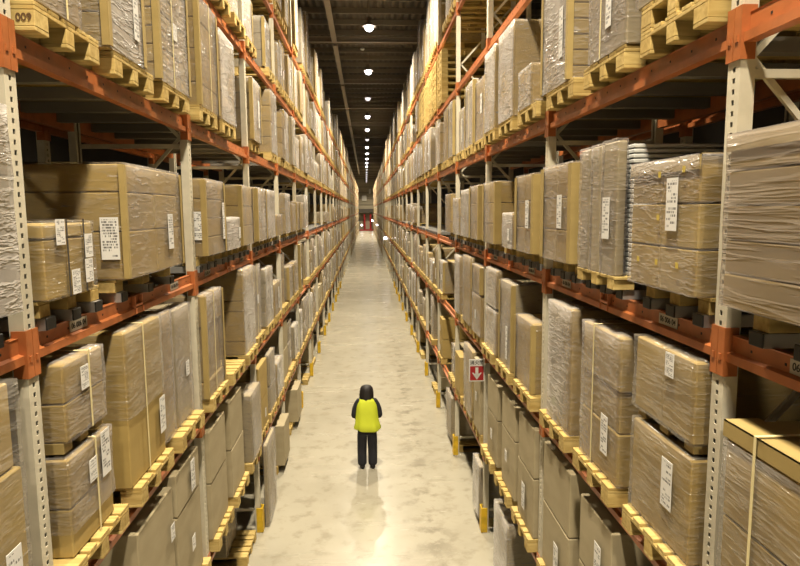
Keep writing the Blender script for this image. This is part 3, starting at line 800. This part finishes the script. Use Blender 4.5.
# ---- the largest 300 of each kind as things, the rest as one object of stuff
def stuff_box(b, s):
    x0 = FACE[s['sd']]+s.get('u', -.078)
    b.box(s['sd']*x0, s['y0'], s['z0'], s['sd']*(x0+s.get('dep', 1.08)), s['y1'], s['z1'], {'carton': 0, 'carton_tan': 1, 'carton_grey': 2}[s.get('mat', 'carton')] + (3 if s.get('film') == 'film_milky' else 0))
def filmed(name, col, tint):
    m = mat(name, col, .45); B = bsdf(m)
    n = noise(m, objcoord(m, (2,2,9), (.3,.3,0)), 2., 4.)
    ln(m, mixc(m, ramp(m, n, [(.35,(.2,.2,.2)), (.65,(.9,.9,.9))]), col, tint), B.inputs['Base Color'])
    return m
far_m = [M['carton'], M['carton_tan'], M['carton_grey'], filmed('filmed_brown', (.44,.30,.13), (.60,.53,.46)), filmed('filmed_tan', (.5,.36,.16), (.66,.58,.48)), filmed('filmed_grey', (.44,.35,.22), (.66,.60,.54))]
SPECS.sort(key=lambda s: s['dist'])
cnt = {}; rest = {}
for s in SPECS:
    n = s.get('name', 'wrapped_load'); cnt[n] = cnt.get(n, 0) + 1
    if cnt[n] > 298: rest.setdefault(n, MB()); stuff_box(rest[n], s); continue
    s['label'] = f"{s['desc']}, {s['spot']} {bay_words(s['sd'], s['k'])}, {shelf_words(s['lv'])}"
    build_load(s, 2 if s['dist'] < 16 else 1)
# farther block beyond the cross passage
FB = [66.6 + 3.014*i for i in range(25)]
fp = MB(); fbm = MB(); far_load = rest['wrapped_load']
for sd in (L, R):
    for y in FB:
        fp.box(XF(sd,0), y-.05, 0, XF(sd,.09), y+.05, 9.9)
        for lv in BH: fbm.box(XF(sd,.004), y+.06, BH[lv]-.065, XF(sd,.06), y+2.95, BH[lv]+.065)
        for lv in range(0, 7):
            for s in range(3):
                if RND.random() < (.25 if lv == 3 else .88): far_load.box(XF(sd,-.05), y+.1+.97*s, base_z(lv)+.12, XF(sd,1.0), y+.85+.97*s, base_z(lv)+RND.uniform(.8,1.15), RND.randrange(6))
for b, n, mt in ((fp, 'far_upright_frame', M['cream']), (fbm, 'far_rack_beam', M['orange'])):
    o = b.obj(n, mt); tag(o, 'row of ' + ('cream uprights' if 'up' in n else 'orange beams') + ' in the racking beyond the far cross passage', 'racking', None, 'stuff')
for n, b in rest.items():
    o = b.obj('far_' + n, far_m)
    tag(o, 'small distant ' + ('wrapped loads' if n == 'wrapped_load' else 'bare cartons') + ' far down both racks', 'loads' if n == 'wrapped_load' else 'cartons', None, 'stuff')
PALLETS.sort(key=lambda p: p[0])
rp = MB()
for i, (d, sd, x, y, z, rot, note, lv, k) in enumerate(PALLETS):
    if i >= 298:
        hx, hy = (.6, .37); tz = ph(lv)
        rp.box(x-hx, y-hy, z+tz-.044, x+hx, y+hy, z+tz)
        for yy in (-.30, 0, .30): rp.box(x-hx, y+yy-.06, z, x+hx, y+yy+.06, z+tz-.044)
        continue
    if d < 11.5:
        r = empty('wooden_pallet', (x, y, z), note, 'pallet', f'wooden pallets on the {SN[sd]} rack, {shelf_words(lv)}')
        for n, me in (SK if lv == 3 else PP): link(n, me, r)
        if rot: r.rotation_euler.z = math.pi/2
        if sd == L and lv == 4 and k == 0 and y < 4:
            t = link('stamp', text_mesh('009', .052, M['brownink'], True), r, (.548, -.3712, .062)); t.rotation_euler = (math.pi/2, 0, 0)
    else:
        r = link('wooden_pallet', SKID_ONE if lv == 3 else PALLET_ONE, None, (x, y, z)); tag(r, note, 'pallet', f'wooden pallets on the {SN[sd]} rack, {shelf_words(lv)}')
        if rot: r.rotation_euler.z = math.pi/2
tag(rp.obj('far_wooden_pallet', M['wood']), 'small distant wooden pallets far down both racks', 'pallets', None, 'stuff')

# ------------------------------------------------------------------ galvanised bars under the pallets
def bar_parts(sd):
    a = MB().box(sd*-.012, -.048, 0, sd*(DEPTH+.0), .048, .064).mesh('channel', M['galv'])
    c = MB().cbox(sd*-.022, -.050, 0, sd*-.0125, .050, .066, .004).mesh('end_cap', M['black'])
    return a, c
BP = {s: bar_parts(s) for s in (-1, 1)}
seen = {}
for sd in (L, R):
    for k in range(3, 12):
        if not any(p[1] == sd and p[7] == 3 and p[8] == k for p in PALLETS):
            for s in range(3): PALLETS.append((999, sd, 0, slot_y(sd,k,s)+.4, 0, False, '', 3, k))
for (d, sd, x, y, z, rot, note, lv, k) in sorted(PALLETS, key=lambda p: p[0]):
    if lv != 3 or k > 11: continue
    hw = .6 if rot else .37
    for j, dy in enumerate((-hw+.075, 0, hw-.075)):
        n = seen[(sd, k)] = seen.get((sd, k), 0) + 1
        r = empty('support_bar', (sd*(FACE[sd]+.0), y+dy, BH[3]+BHALF+.001), f'galvanised bar under pallet, {ORD[n]} along {bay_words(sd,k)}, third shelf', 'support bar', f'galvanised bars on the third shelf of the {SN[sd]} rack')
        link('channel', BP[sd][0], r); link('end_cap', BP[sd][1], r)
for sd in (L, R):
    for k in range(-1, 5):
        for j in range(5):
            y = U0[sd] + P*k + .35 + .58*j
            b = MB().box(sd*(FACE[sd]+.064), y-.04, BH[4]-.02, sd*(FACE[sd]+DEPTH-.064), y+.04, BH[4]+.06)
            o = b.obj('shelf_crossbar', M['shaded_bar']); tag(o, f'grey crossbar between beams, {ORD[j+1]} along {bay_words(sd,k)}, fourth shelf', 'crossbar', f'crossbars under the fourth shelf of the {SN[sd]} rack')

# ------------------------------------------------------------------ silver panels behind the slab packages on the right rack
r = empty('panel_stack', (XF(R, .56), 4.165, base_z(3)+ph(3)+.003), 'silver slatted panel stack behind the labelled slab package, third shelf', 'panels')
for i in range(27):
    MB().cbox(-.53, -.12, i*.0325, .50, .12, i*.0325+.024, .004).obj('panel', M['slat'], r)
# ------------------------------------------------------------------ simple dark loads on the rack behind
for sd in (L, R):
    for k in range(0, 3):
        for lv in (2, 3):
            for s in range(3):
                if RND.random() < .35: continue
                y0 = slot_y(sd, k, s); u = DEPTH+.24; bz = BH[lv]+BHALF+.002; h = RND.uniform(.75, 1.12)
                r = empty('carton_load', (XF(sd, u+.5), y0+.4, bz), f'shadowed carton load on the rack behind, {SPOT[s]} {bay_words(sd,k)}, {shelf_words(lv)}', 'carton load', f'loads on the rack behind the {SN[sd]} rack')
                for t in range(2): MB().cbox(-.48, -.36, .15+t*h/2, .48, .36, .15+(t+1)*h/2-.004, .006).obj('carton', M['carton_grey'], r)
                pl = MB()
                for yy in (-.33, 0, .33): pl.box(-.5, yy-.06, 0, .5, yy+.06, .1)
                pl.box(-.5, -.4, .1, .5, .4, .144)
                pl.obj('pallet_base', M['wood'], r)

# ------------------------------------------------------------------ fire extinguisher sign
sx = 1.598; sy = 8.86
r = empty('fire_extinguisher_sign', (sx, sy, 2.545), 'white sign with red panel and white down arrow on right rack upright', 'sign')
MB().cbox(-.115, -.003, -.168, .115, .003, .168, .002).obj('board', M['white'], r)
MB().box(-.100, -.0045, -.152, .100, -.0032, .062).obj('red_panel', M['red'], r)
a = MB()
for pts in ([(-.022,.045),(-.022,-.05),(.022,-.05),(.022,.045)], [(-.072,-.035),(0,-.142),(0,-.086),(-.052,-.035+.0)], [(.072,-.035),(.052,-.035),(0,-.086),(0,-.142)], [(-.04,-.05),(0,-.10),(.04,-.05),(.0,-.045)]):
    b = len(a.v); a.v += [(x, -.0060, z) for x, z in pts] + [(x, -.0047, z) for x, z in pts]
    a.face([b,b+1,b+2,b+3]); a.face([b+7,b+6,b+5,b+4])
    for i in range(4): a.face([b+i, b+4+i, b+4+(i+1) % 4, b+(i+1) % 4])
a.obj('arrow', M['white'], r, recalc=True)
t = link('lettering', text_mesh('\u6d88\u706b\u5668', .068, M['ink'], True), r, (0, -.0045, .112)); t.rotation_euler = (math.pi/2, 0, 0)
MB().box(.1155, -.012, -.08, .128, .012, .08).obj('bracket', M['galv'], r)

# ------------------------------------------------------------------ lamps
def lamp(i, y, power, dim=False, x=0.20, note=None):
    r = empty('ceiling_lamp', (x, y, 11.36), note or f'{"dim" if dim else "bright"} round ceiling lamp, {ORD[i]} along the middle of the aisle', 'lamp', 'ceiling lamps over the aisle')
    MB().lathe([(.0,.30),(.075,.29),(.085,.14),(.24,.02),(.25,-.01),(.24,-.012),(.22,0)], 20).obj('housing', M['girder'], r, smooth=True)
    MB().lathe([(.16*math.sin(math.pi/2*q/7), -.02-.16*math.cos(math.pi/2*q/7)) for q in range(8)]+[(.16,-.004),(0,-.004)], 20).obj('lens', M['lens_dim' if dim or i > 11 else 'lens'], r, smooth=True)
    MB().bar((0,0,.30), (0,0,.92), .018).obj('hanger_rod', M['girder'], r)
    li = bpy.data.lights.new('lamp_light', 'AREA'); li.shape = 'DISK'; li.size = .42; li.energy = power; li.color = LAMP_COL; li.spread = math.radians(135)
    o = bpy.data.objects.new('lamp_light', li); COL.objects.link(o); o.parent = r; o.location = (0,0,-.21)
    return r
LAMP_COL = (1., .89, .69)
PW_ = 690
ys = [22.9 + 7.06*i for i in range(18)]
for i, y in enumerate(ys):
    dim = i in (2, 5)
    p = PW_*(.25 if dim else 1) if y < 62 else PW_*.30 if y < 95 else PW_*1.2
    lamp(i+1, y, p, dim)
for i, y in enumerate((-12.4, -5.3, 1.75, 8.8, 15.85)):
    lamp(0, y, PW_, note=f'bright ceiling lamp high above the camera, {["farthest behind it","second behind it","nearest overhead","first ahead of it","second ahead of it"][i]}')
# small emergency luminaires on the far right uprights
for i, (yy, z, k) in enumerate(((51.2, 2.61, 'nearer'), (89.6, 2.77, 'farther'))):
    r = empty('rack_light', (1.60, yy, z), f'small glowing white light on a far right upright, {k} one', 'light', 'small lights on the right rack')
    MB().cbox(-.09, -.15, -.11, .10, .15, .11, .02).obj('mount_housing', M['white'], r); MB().cbox(-.16, -.19, -.09, .06, -.155, .09, .01).obj('lens', M['lens'], r)
# motion detector seen between the first two lamps
r = empty('smoke_detector', (-.05, 27.8, 11.80), 'tiny white detector under the roof between the first lamps', 'detector')
MB().lathe([(0,.03),(.09,.03),(.11,0),(.06,-.05),(0,-.05)], 16).obj('body', M['white'], r, smooth=True)
MB().bar((0,0,.03), (0,0,.5), .012).obj('hanger_rod', M['girder'], r)

# ------------------------------------------------------------------ person
skin = mat('skin', (.55,.34,.22), .55); hairm = mat('black_hair', (.012,.009,.008), .62); cloth = mat('black_cloth', (.018,.018,.024), .85)
vestm = mat('lime_vest', (.70,.78,.04), .65); n_ = noise(vestm, objcoord(vestm, (6,6,2)), 3.); ln(vestm, bump(vestm, n_, .35, .02), bsdf(vestm).inputs['Normal'])
shoem = mat('black_shoe', (.015,.013,.012), .5); eyem = mat('eye', (.03,.02,.02), .2)
person = empty('person', (-.036, 11.43, .001), 'person seen from behind in lime vest and black clothes on the aisle floor', 'person')
def skinned(name, verts, edges, mt, root=0, sub=1, flat=None):
    me = bpy.data.meshes.new(name); bm = bmesh.new(); ly = bm.verts.layers.skin.verify(); vs = []
    for i, (p, r) in enumerate(verts):
        v = bm.verts.new(p); rr = r if isinstance(r, tuple) else (r, r); v[ly].radius = rr; v[ly].use_root = i == root; vs.append(v)
    for a, b in edges: bm.edges.new((vs[a], vs[b]))
    bm.to_mesh(me); bm.free(); me.materials.append(mt)
    o = link(name, me, person); m1 = o.modifiers.new('Skin', 'SKIN'); m1.use_smooth_shade = True
    m2 = o.modifiers.new('Sub', 'SUBSURF'); m2.levels = sub; m2.render_levels = sub
    return o
# body: pelvis, spine, neck, head, arms with hands, legs
V = [((0,0,.86),(.13,.10)), ((0,.01,1.05),(.12,.09)), ((0,.0,1.24),(.14,.10)), ((0,-.005,1.335),(.075,.07)), ((0,.005,1.40),.050), ((0,.02,1.46),.072), ((0,.03,1.53),.092), ((0,.025,1.575),.070)]
E_ = [(0,1),(1,2),(2,3),(3,4),(4,5),(5,6),(6,7)]
def chain(pts, start):
    prev = start
    for p in pts: V.append(p); E_.append((prev, len(V)-1)); prev = len(V)-1
    return prev
for s in (-1, 1):
    a = chain([((s*.155,-.005,1.315),.052), ((s*.205,-.01,1.25),.046), ((s*.250,-.01,1.03),.034), ((s*.205,.12,.98),.031), ((s*.115,.235,.985),.024), ((s*.085,.275,.985),(.034,.016))], 3)
    wx, wy, wz = V[a][0]
    for j, (dx, dz, ln_) in enumerate(((-.012,.030,.070), (-.012,.010,.080), (-.012,-.012,.072), (-.010,-.032,.056))):
        chain([((wx-s*.035, wy+.018, wz+dz),.0095), ((wx-s*(.035+ln_*.5), wy+.022, wz+dz-.004),.0085), ((wx-s*(.035+ln_*.8), wy+.005, wz+dz-.012),.0075)], a)
    chain([((wx-s*.005, wy-.012, wz+.038),.010), ((wx-s*.030, wy-.012, wz+.055),.0085)], a)
    chain([((s*.088,.0,.80),.085), ((s*.098,.005,.47),.058), ((s*.098,-.012,.30),.050), ((s*.092,-.012,.09),.036), ((s*.097,.07,.045),(.036,.028)), ((s*.100,.13,.036),(.034,.022))], 0)
chain([((0,.118,1.515),.018)], 6)     # nose
body = skinned('body', V, E_, skin)
for s in (-1, 1):
    o = MB().lathe([(0,.012),(.008,.009),(.012,0),(.008,-.009),(0,-.012)], 10).obj('eye', eyem, person, smooth=True); o.location = (s*.034, .112, 1.535)
    o = MB().lathe([(0,.03),(.010,.022),(.012,0),(.008,-.02),(0,-.026)], 8).obj('ear', skin, person, smooth=True); o.location = (s*.094, .02, 1.525)
MB().cbox(-.022, .098, 1.470, .022, .108, 1.478, .003).obj('mouth', mat('lips', (.4,.15,.12), .5), person)
# trousers
T = [((0,0,.88),(.150,.112)), ((0,0,.80),(.150,.115))]; TE = [(0,1)]
for s in (-1, 1):
    pr = 1
    for p in (((s*.088,0,.70),.112), ((s*.100,.004,.47),.098), ((s*.102,-.010,.28),.094), ((s*.100,-.008,.10),.094), ((s*.100,-.004,.055),.094)):
        T.append(p); TE.append((pr, len(T)-1)); pr = len(T)-1
skinned('trousers', T, TE, cloth)
# jacket with sleeves
J = [((0,.0,.90),(.150,.115)), ((0,.005,1.06),(.150,.112)), ((0,0,1.23),(.165,.115)), ((0,-.005,1.335),(.10,.085)), ((0,0,1.385),(.064,.062))]; JE = [(0,1),(1,2),(2,3),(3,4)]
for s in (-1, 1):
    pr = 3
    for p in (((s*.150,-.005,1.318),.062), ((s*.205,-.01,1.24),.060), ((s*.232,-.012,1.15),.055), ((s*.252,-.010,1.02),.052), ((s*.205,.12,.98),.048), ((s*.135,.215,.985),.040)):
        J.append(p); JE.append((pr, len(J)-1)); pr = len(J)-1
skinned('jacket', J, JE, cloth)
# vest: a loose sleeveless loft, open at the neck, flaring at the hem
rings = []
for z, rx, ry, cyy in ((.775,.232,.165,-.005), (.80,.240,.172,-.008), (.90,.222,.160,-.004), (1.02,.205,.150,0), (1.14,.205,.146,0), (1.24,.190,.140,0), (1.31,.165,.124,-.004), (1.355,.135,.105,-.006), (1.385,.095,.085,-.004)):
    rg = []
    for i in range(36):
        a = 2*math.pi*i/36; fold = 1 + .045*math.sin(a*7+z*3) * max(0, (1.25-z)/.4) + .022*math.sin(a*3+z*22)
        x = rx*fold*math.copysign(abs(math.cos(a))**.75, math.cos(a)); yv = cyy + ry*fold*math.copysign(abs(math.sin(a))**.85, math.sin(a))
        rg.append((x + (.018 if x > .15 and z < .83 else 0), yv, z + (.018*math.sin(a*2+1) if z < .83 else 0)))
    rings.append(rg)
vb = MB().loop_tube(rings, cap=False); vo = vb.obj('safety_vest', vestm, person, smooth=True); sm = vo.modifiers.new('Solid', 'SOLIDIFY'); sm.thickness = .005; sm.offset = 1
# hair: chin-length bob falling to the shoulders at the back
rings = []
for z, r in ((1.622,.012), (1.618,.045), (1.600,.085), (1.565,.112), (1.52,.124), (1.47,.130), (1.42,.134), (1.37,.136), (1.33,.130), (1.305,.110), (1.302,.06)):
    rg = []
    for i in range(32):
        a = 2*math.pi*i/32; sn = math.sin(a); rr = r*(1+.035*math.sin(a*9+z*8)+(.05*math.sin(a*5+2) if z < 1.36 else 0))
        yv = rr*sn*.95
        if sn > .35 and z < 1.56: yv = min(yv, .055 if z > 1.40 else .03)
        rg.append((rr*math.cos(a), .012+yv, z))
    rings.append(rg)
hb = MB().loop_tube(rings); hb.obj('hair', hairm, person, smooth=True)
for s in (-1, 1):
    rg = []
    for yv, w, hgt in ((-.075,.036,.075), (-.04,.046,.09), (.03,.046,.080), (.10,.050,.066), (.155,.046,.050), (.185,.028,.034)):
        rg.append([(s*.099 + w*math.cos(t), yv, max(0, .5*hgt + .5*hgt*math.sin(t))) for t in [2*math.pi*i/14 for i in range(14)]])
    MB().loop_tube(rg).obj('shoe', shoem, person, smooth=True)

# ------------------------------------------------------------------ world, camera, view
wd = bpy.data.worlds.new('world'); scene.world = wd; wd.use_nodes = True
wd.node_tree.nodes['Background'].inputs[0].default_value = (1., .89, .69, 1); wd.node_tree.nodes['Background'].inputs[1].default_value = .03
cd = bpy.data.cameras.new('camera'); cam = bpy.data.objects.new('camera', cd); COL.objects.link(cam); scene.camera = cam
f, yaw, pit, rol = 620.85, .05353, .11722, -.007586
cd.sensor_width = 36; cd.lens = f*36/800; cd.clip_end = 400; cd.clip_start = .05
cy, sy, cp, sp, c, s = math.cos(yaw), math.sin(yaw), math.cos(pit), math.sin(pit), math.cos(rol), math.sin(rol)
ex = Vector((cy, -sy, 0)); eu = Vector((sp*sy, sp*cy, cp)); fw = Vector((cp*sy, cp*cy, -sp))
rt = c*ex + s*eu; up = -s*ex + c*eu
cam.matrix_world = Matrix(((rt.x, up.x, -fw.x, 0), (rt.y, up.y, -fw.y, 0), (rt.z, up.z, -fw.z, 4.9), (0,0,0,1)))
vs = scene.view_settings; vs.view_transform = 'Standard'; vs.look = 'None'; vs.exposure = 0.; vs.gamma = 1.; vs.use_curve_mapping = False
scene.cycles.use_denoising = True
scene.cycles.max_bounces = 8; scene.cycles.diffuse_bounces = 1; scene.cycles.transparent_max_bounces = 12
scene.cycles.sample_clamp_indirect = 6
